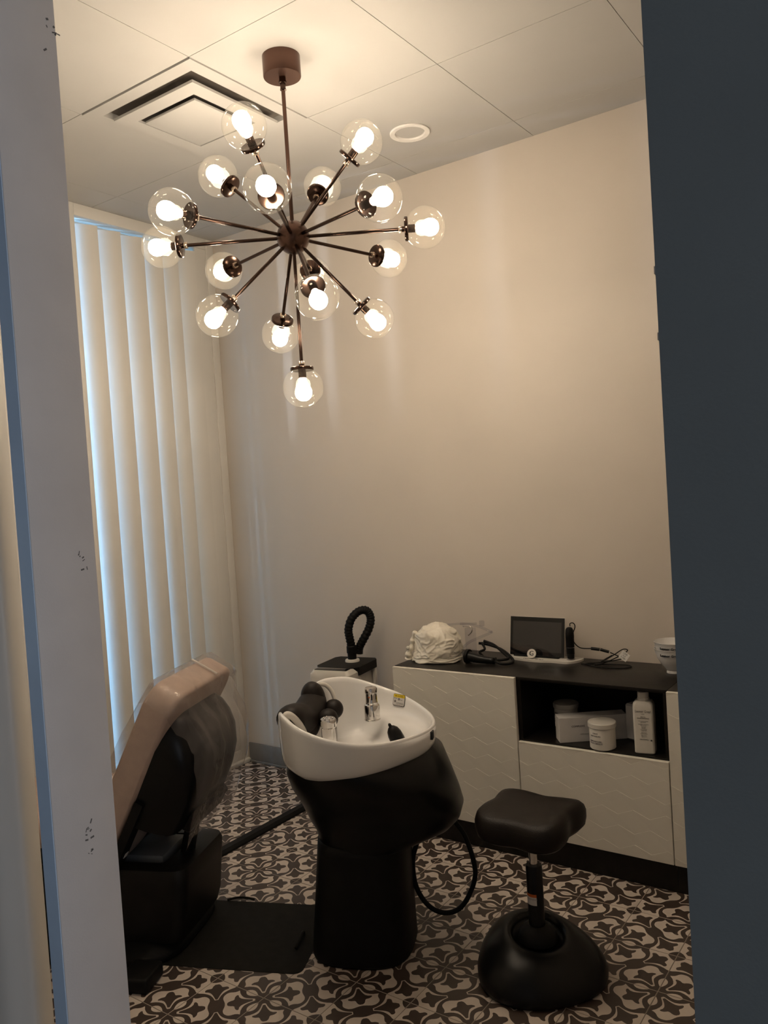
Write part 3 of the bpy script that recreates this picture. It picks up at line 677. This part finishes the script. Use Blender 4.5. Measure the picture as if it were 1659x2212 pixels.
cab('storage_cabinet', 'white cabinet door mostly hidden behind the slate blue wall edge', C0+1.20, 'door')
ZT = HL+.64
tag(plate('worktop', (C0+.0005, -DEP+.0185, ZT-.0132), (C0+1.1995, -.002, ZT), M['carcase'], None, .001), 'black brown top board lying over the two left cabinets', 'worktop')
tag(plate('worktop', (C0+1.2015, -DEP+.0185, ZT-.0132), (C0+1.80, -.002, ZT), M['carcase'], None, .001), 'short black top board on the cabinet by the blue wall', 'worktop')

# ------------------------------------------------------------------ things on the worktop
# crumpled white nylon bonnet
bn = thing('dryer_bonnet', 'crumpled white nylon drying bonnet lying at the left end of the worktop', 'bonnet', (1.515, -.245, ZT))
bm = B(); bmesh.ops.create_icosphere(bm, subdivisions=6, radius=1.0, matrix=Matrix())
from mathutils import noise as NZ
rf = random.Random(21); FAC = []
for k_ in range(110):
    n_ = Vector((rf.gauss(0, 1), rf.gauss(0, 1), rf.gauss(0, 1))).normalized(); FAC.append((n_, rf.uniform(.92, 1.02)))
for v in bm.verts:
    d = v.co.normalized(); q = d*1.6
    w_ = Vector((NZ.noise(q*.9), NZ.noise(q*.9+Vector((5, 0, 0))), NZ.noise(q*.9+Vector((0, 9, 0)))))
    dd = (d + w_*.16).normalized()
    f2 = sorted(h_/max(dd.dot(n_), .05) for n_, h_ in FAC)[:4]
    f = -.022*math.log(sum(math.exp(-(v_-f2[0])/.022) for v_ in f2)) + f2[0] + .02
    f += .050*(1-min(1, abs(NZ.noise(q*1.15+w_*1.1))*4.2)) + .022*(1-min(1, abs(NZ.noise(q*2.4+w_+Vector((2, 2, 8))))*3.6)) - .02
    hr_ = math.hypot(d.x, d.y)
    if d.z < 0: d = Vector((d.x*min(1/max(hr_, .01), 2.2)*(1+.10*-d.z), d.y*min(1/max(hr_, .01), 2.2)*(1+.05*-d.z), d.z))
    x, y, z = d.x*.112*f, d.y*.088*f, d.z*.088*f + .084
    if z < .05: x -= (.05-z)*.35
    v.co = Vector((x, y, max(z, .001 + .002*abs(NZ.noise(q*5)))))
mk(bm, 'bonnet_cloth', M['nylon'], bn, angle=0)
bm = B(); tube(bm, [(-.085, -.05, .135), (-.105, -.045, .10), (-.112, -.05, .065), (-.125, -.055, .035), (-.13, -.05, .012)], lambda t: .010+.0022*math.sin(t*26)+.012*max(0, t-.4), 14, 14); mk(bm, 'gathered_hem', M['nylon'], bn, angle=0)
bm = B(); sphere(bm, (-.122, -.065, .062), .009, 14, 10); mk(bm, 'cord_lock', M['offwhite'], bn, angle=0)
# clear plastic holder behind the bonnet
hd = thing('clear_holder', 'clear plastic tube holder behind the white bonnet', 'holder', (1.56, -.13, ZT))
mk(tube(B(), [(-.16, -.02, .05), (-.175, -.02, .08), (-.15, -.02, .115), (-.10, -.01, .135), (0, .0, .148), (.09, .01, .152)], .005, 10), 'clear_tube', M['clear'], hd, angle=0)
mk(tube(B(), [(.0, .02, .145), (.08, .02, .14), (.15, .02, .118), (.152, .02, .11), (.06, .0, .07), (.02, 0, .04)], .006, 10, 5), 'clear_tube', M['clear'], hd, angle=0)
mk(box(B(), (.03, .0, .0005), (.075, .03, .13), .004), 'clear_plate', M['clear'], hd)
mk(tube(B(), [(.03, -.01, .14), (.07, -.01, .14), (.075, -.01, .12), (.055, -.01, .10)], .003, 8, 4), 'wire_clip', M['chrome'], hd, angle=0)
mk(lathe(B(), [(.012, 0), (.012, .022), (.010, .024)], 16), 'clear_cap', M['clear'], hd, loc=(.112, .02, .140))
# black hose with handle beside bonnet
bh = thing('blower_hose', 'black blower handle with a coiled lead beside the white bonnet', 'hose', (1.735, -.225, ZT))
mk(tube(B(), [(-.065, -.02, .028), (-.03, -.02, .024), (.0, -.02, .020), (.06, -.015, .016)], lambda t: .024-.010*t, 16, 4), 'handle', M['black'], bh, angle=0)
mk(tube(B(), [(-.075, -.02, .03), (-.062, -.02, .029)], .031, 20, 0), 'handle_ring', M['black'], bh)
mk(tube(B(), [(.055, -.015, .016), (.10, -.03, .010), (.13, .0, .008), (.115, .05, .014), (.05, .09, .04), (-.02, .095, .06), (-.06, .07, .07)], .006, 10), 'lead', M['black_m'], bh, angle=0)
mk(tube(B(), [(.04, .0, .012), (.09, .0, .02), (.105, .03, .022), (.06, .07, .035), (.0, .10, .06), (-.05, .10, .075)], .006, 10), 'lead', M['black_m'], bh, angle=0)
mk(tube(B(), [(-.05, .08, .07), (-.02, .05, .05), (-.03, .02, .04), (.0, .03, .012), (.03, .06, .008)], .0055, 10), 'lead', M['black_m'], bh, angle=0)
# tablet with stand
tb = thing('tablet_stand', 'black tablet standing on a white lettered base on the worktop', 'tablet', (1.93, -.07, ZT))
bp_ = [(-.158, .035), (-.162, .015), (-.155, -.01), (-.125, -.042), (-.08, -.062), (-.02, -.073), (.04, -.074), (.085, -.064), (.12, -.066), (.155, -.066), (.185, -.03), (.195, .01), (.19, .035)]
bp_ = [(p.x, p.y) for p in smooth_path([(x, y, 0) for x, y in bp_], 3)]
mk(prism(B(), bp_, 0.0002, .010), 'stand_base', M['offwhite'], tb, False)
tt = Matrix.Translation((-.009, -.012, .012)) @ Matrix.Rotation(-.17, 4, 'X')
tab = mk(box(B(), (-.130, .0, .0), (.130, .008, .172), .004, 3, tt), 'tablet_body', M['offwhite'], tb)
mk(box(B(), (-.129, -.0012, .001), (.129, .0006, .171), .0008, 1, tt), 'tablet_glass', M['screen'], tab, False)
mk(box(B(), (-.116, -.0016, .020), (.116, -.0011, .152), 0, 1, tt), 'tablet_display', M['lcd'], tab, False)
mk(box(B(), (-.115, -.026, .010), (.10, -.012, .0165), .002), 'support_ledge', M['black_m'], tb)
bd = mk(lathe(B(), [(.0205, -.0015), (.021, 0), (.0205, .003), (.001, .0032)], 32, Matrix.Translation((-.016, -.046, .030)) @ Matrix.Rotation(1.15, 4, 'X')), 'badge', M['offwhite'], tb, angle=.5)
bu = Matrix.Rotation(1.15, 4, 'X'); bo_ = Vector((-.016, -.046, .030)) + bu @ Vector((0, 0, .0035))
text('G', .030, M['ink'], bd, bo_, bu @ Vector((1, 0, 0)), bu @ Vector((0, 1, 0)), ext=.0003, squash=1.1)
text('L', .018, M['ink'], bd, bo_ + bu @ Vector((-.002, .0, 0)), bu @ Vector((1, 0, 0)), bu @ Vector((0, 1, 0)), ext=.0003)
text('Leonor Greyl', .017, M['ink'], tb, (-.005, -.058, .0103), (1, 0, 0), (0, 1, 0), ext=.0002)
# hand microscope
mc = thing('hand_microscope', 'black handheld microscope standing on the white tablet base', 'microscope', (2.083, -.088, ZT+.0102))
mk(lathe(B(), [(.0175, 0), (.0175, .022), (.0165, .024)], 24), 'clear_tip', M['clear'], mc)
mk(lathe(B(), [(.0145, .006), (.016, .0242), (.0172, .025), (.0176, .05), (.0176, .053)], 24), 'focus_ring', M['black'], mc)
mk(lathe(B(), [(.0182, .053), (.0182, .055)], 24), 'bright_band', M['chrome'], mc)
mk(lathe(B(), [(.0178, .055), (.018, .095), (.0185, .096), (.0182, .115), (.016, .13), (.011, .138), (.006, .14)], 24), 'grip', M['black_m'], mc, angle=.5)
# usb lead with tag
ul = thing('usb_lead', 'thin black lead with plug and white paper tag beside the tablet', 'cable', (2.20, -.10, ZT))
mk(tube(B(), [(-.115, .016, .154), (-.115, .02, .165), (-.103, .025, .166), (-.098, .03, .15), (-.105, .02, .12), (-.10, .01, .09), (-.075, .02, .062), (-.03, .04, .058)], .0022, 8), 'lead', M['black_m'], ul, angle=0)
mk(tube(B(), [(.045, .045, .045), (.08, .05, .03), (.105, .055, .025), (.06, .045, .012), (.0, .02, .004), (-.04, -.01, .003), (.02, -.05, .003), (.11, -.045, .003), (.15, -.01, .003), (.12, .02, .003), (.02, .0, .003), (-.06, -.02, .003)], .0022, 8), 'lead', M['black_m'], ul, angle=0)
mk(tube(B(), [(.055, .04, .035), (.03, .02, .02), (.02, .0, .012), (.06, .02, .035), (.10, .04, .062), (.12, .045, .06), (.105, .04, .045), (.06, .03, .02), (.03, .0, .008), (.0, -.02, .003)], .0022, 8), 'lead', M['black_m'], ul, angle=0)
mk(tube(B(), [(-.035, .04, .058), (.0, .043, .055)], .0068, 12, 0), 'plug', M['black'], ul)
mk(tube(B(), [(.004, .043, .055), (.04, .045, .047)], .0062, 12, 0), 'plug', M['black'], ul)
tg = mk(box(B(), (-.018, -.0004, -.018), (.018, .0004, .018), 0, mx=Matrix.Translation((.108, .035, .036)) @ Matrix.Rotation(.62, 4, 'Y')), 'paper_tag', M['led'], ul, False)
text('USB\n2.0\n5 MP', .0105, M['ink'], tg, (.108, .0345, .036), (math.cos(.62), 0, -math.sin(.62)), (math.sin(.62), 0, math.cos(.62)), ext=.0001)
# two stacked bowls
def bowl(name, label, z):
    t = thing(name, label, 'bowl', (2.527, -.13, z), 0, 'lettered bowls at the end of the worktop')
    mk(lathe(B(), [(.028, 0), (.029, .002), (.027, .010), (.030, .014), (.046, .034), (.060, .058), (.068, .080), (.0705, .096), (.0718, .0975), (.0700, .098), (.0665, .082), (.058, .059), (.044, .036), (.028, .018), (.001, .016)], 44, None, True, True), 'bowl_wall', M['porcelain'], t, angle=.8)
    a0 = math.atan2(-3.34+.13, 3.456-2.527)
    text('Leonor Greyl', .0135, M['ink'], t, (0, 0, .078), (1, 0, 0), (0, 0, 1), bend=(.0688, a0-.22), ext=.0016)
    return t
bowl('lettered_bowl', 'lower white footed bowl of the stack of two, on the worktop', ZT)
bowl('lettered_bowl', 'upper white bowl nested in the stack, its rim open', ZT+.027)

# ------------------------------------------------------------------ things on the open shelf
ZS = HL+.3865
def jar(label, x, y, rz):
    t = thing('cosmetic_jar', label, 'jar', (x, y, ZS), rz, 'white screw jars on the open shelf')
    mk(lathe(B(), [(.046, 0), (.049, .003), (.0495, .078), (.048, .082)], 40), 'jar_body', M['jar'], t, angle=.5)
    mk(lathe(B(), [(.052, .082), (.0535, .084), (.0535, .099), (.0515, .1015), (.001, .102)], 40), 'lid', M['jar'], t, angle=.5)
    for k, (zz, s) in enumerate(((.064, 'CREME'), (.054, 'AUX FLEURS'), (.034, 'SOIN NATUREL'), (.026, 'POUR CHEVEUX'))):
        text(s, .0075, M['ink_g'], t, (0, 0, zz), (1, 0, 0), (0, 0, 1), bend=(.0496, -2.05), ext=.0004)
    return t
jar('white screw jar at the front of the shelf before the long carton', 2.312, -.368, 0.25)
jar('white screw jar in the shadow behind the long carton', 2.085, -.175, -.1)
lc = thing('long_carton', 'long white printed carton lying at an angle on the shelf', 'box', (2.235, -.285, ZS), math.radians(36))
mk(box(B(), (-.135, -.033, 0), (.135, .033, .098), .0008, 1), 'carton', M['paper'], lc, False)
text('COMPLEXE', .0105, M['ink'], lc, (-.086, -.0334, .062), (1, 0, 0), (0, 0, 1), align='LEFT', ext=.0002)
text('ENERGISANT', .006, M['ink_g'], lc, (-.035, -.0334, .030), (1, 0, 0), (0, 0, 1), ext=.0002)
sb = thing('small_carton', 'small grey carton with cut corners standing between long carton and bottle', 'box', (2.395, -.225, ZS), math.radians(-20))
mk(box(B(), (-.028, -.028, 0), (.028, .028, .143), .007, 1), 'carton', M['paper'], sb, False)
bt = thing('square_bottle', 'tall square white bottle with printed front at the right of the shelf', 'bottle', (2.472, -.352, ZS), math.radians(10))
rg = [[Vector((x, y, z)) for x, y in rrect(w*2, w*2*.86, r, 5)] for w, z, r in ((.034, 0, .01), (.037, .004, .01), (.0375, .175, .01), (.036, .186, .012), (.030, .195, .014), (.022, .198, .0185), (.0215, .199, .0184))]
mk(bridge(B(), rg), 'bottle_body', M['jar'], bt, angle=.5)
mk(lathe(B(), [(.022, .1992), (.022, .206), (.0205, .207), (.0205, .228), (.019, .2295)], 28), 'screw_cap', M['jar'], bt, angle=.5)
yb = -.0375*.86-.0002
text('Leonor Greyl', .0125, M['ink'], bt, (0, yb, .160), (1, 0, 0), (0, 0, 1), ext=.0002, squash=.82)
text('PARIS', .004, M['ink_g'], bt, (0, yb, .150), (1, 0, 0), (0, 0, 1), ext=.0002)
text('BAIN T.S.\nSHAMPOOING DOUX', .0055, M['ink'], bt, (0, yb, .137), (1, 0, 0), (0, 0, 1), ext=.0002, squash=.8)
for k, zz in enumerate((.122, .110, .100, .091, .079, .068)):
    text(('Soin lavant pour cheveux\nagents naturels', 'Wash gently with lukewarm\nwater and rinse', 'Laver rincer\nrenouveler', 'Apply to wet hair\nmassage rinse', 'Huile de coco\nextraits de plantes', 'Made in France\nusage externe')[k], .0042, M['ink_g'], bt, (0, yb, zz), (1, 0, 0), (0, 0, 1), ext=.0002, squash=.8)
text('1000 ml  33.8 fl.oz', .0052, M['ink'], bt, (0, yb, .055), (1, 0, 0), (0, 0, 1), ext=.0002, squash=.8)
mk(lathe(B(), [(.0032, 0), (.0032, .0003)], 16, Matrix.Translation((.026, yb+.0003, .053)) @ Matrix.Rotation(PI/2, 4, 'X')), 'printed_mark', M['ink'], bt, False)

# ------------------------------------------------------------------ saddle stool
so = thing('saddle_stool', 'dark brown saddle stool on a black domed base beside the cabinets', 'stool', (2.337, -1.076, 0), 0)
R0 = .20
rings = []
for r, z in ((.185, .0015), (.197, .006), (.200, .02), (.200, .038), (.192, .062), (.172, .09), (.145, .112), (.118, .128), (.098, .136), (.086, .134), (.08, .118), (.078, .112)):
    ring = []
    for k in range(48):
        a = 2*PI*k/48; rr = r*(1 + .05*math.cos(3*a-.866)*min(1, max(0, (r-.08)/.08)))
        dz = .018*math.sin(a-.84)*min(1, z/.08) if z > .03 else 0
        ring.append(Vector((rr*math.cos(a), rr*math.sin(a), z+dz)))
    rings.append(ring)
mk(bridge(B(), rings), 'domed_base', M['black'], so, angle=0)
mk(lathe(B(), [(.062, .112), (.058, .134), (.046, .15), (.034, .156), (.03, .16)], 32), 'bellows', M['black_m'], so, angle=.6)
mk(lathe(B(), [(.0255, .156), (.0255, .345), (.0235, .348)], 28), 'gas_column', M['black'], so)
mk(lathe(B(), [(.0135, .347), (.0135, .44)], 20), 'piston', M['chrome'], so)
lbm = B(); nr = [[Vector((.0259*math.cos(a), .0259*math.sin(a), z)) for a in [math.radians(-142 + 85*q/8) for q in range(9)]] for z in (.228, .2535)]; bridge(lbm, nr, False)
lb = mk(lbm, 'column_label', M['paper'], so, False)
lbm = B(); nr = [[Vector((.02592*math.cos(a), .02592*math.sin(a), z)) for a in [math.radians(-142 + 85*q/8) for q in range(9)]] for z in (.2536, .263)]; bridge(lbm, nr, False)
mk(lbm, 'label_band', M['orange'], lb, False)
text('WARNING', .008, M['ink_g'], lb, (0, 0, .247), (1, 0, 0), (0, 0, 1), bend=(.0261, math.radians(-95)), ext=.0001)
mk(lathe(B(), [(.05, .432), (.055, .435), (.055, .446)], 28), 'seat_mount', M['black_m'], so)
# saddle seat: rounded body with raised horns on each side, concave front and back
seat = B(); rows = []
def so_pt(a):
    # plan outline: four soft lobes, pinched between them
    r = .157 + .022*math.cos(4*(a-PI/4))
    return r*math.cos(a), r*math.sin(a)
lv = [(.55, .445), (.86, .448), (.97, .462), (1.0, .482), (1.0, .503), (.965, .520), (.90, .530), (.78, .535), (.6, .535), (.4, .534), (.2, .533), (.03, .533)]
for i, (k, z) in enumerate(lv):
    ring = []
    for q in range(64):
        a = 2*PI*q/64; x, y = so_pt(a); x *= k; y *= k
        sad = (.010*(x*x - y*y)/(.13*.13)) if i >= 3 else (.010*(x*x-y*y)/(.13*.13))*(i/3)
        ring.append(Vector((x, y, z + sad)))
    rows.append(ring)
bridge(seat, rows); mk(seat, 'saddle_seat', M['leather_b'], so, angle=0)
sm = B(); tube(sm, [Vector((so_pt(2*PI*q/64)[0]*.972, so_pt(2*PI*q/64)[1]*.972, .512 + .010*((so_pt(2*PI*q/64)[0])**2-(so_pt(2*PI*q/64)[1])**2)/(.0169))) for q in range(65)], .0018, 6, 0); mk(sm, 'seam', M['leather_k'], so)
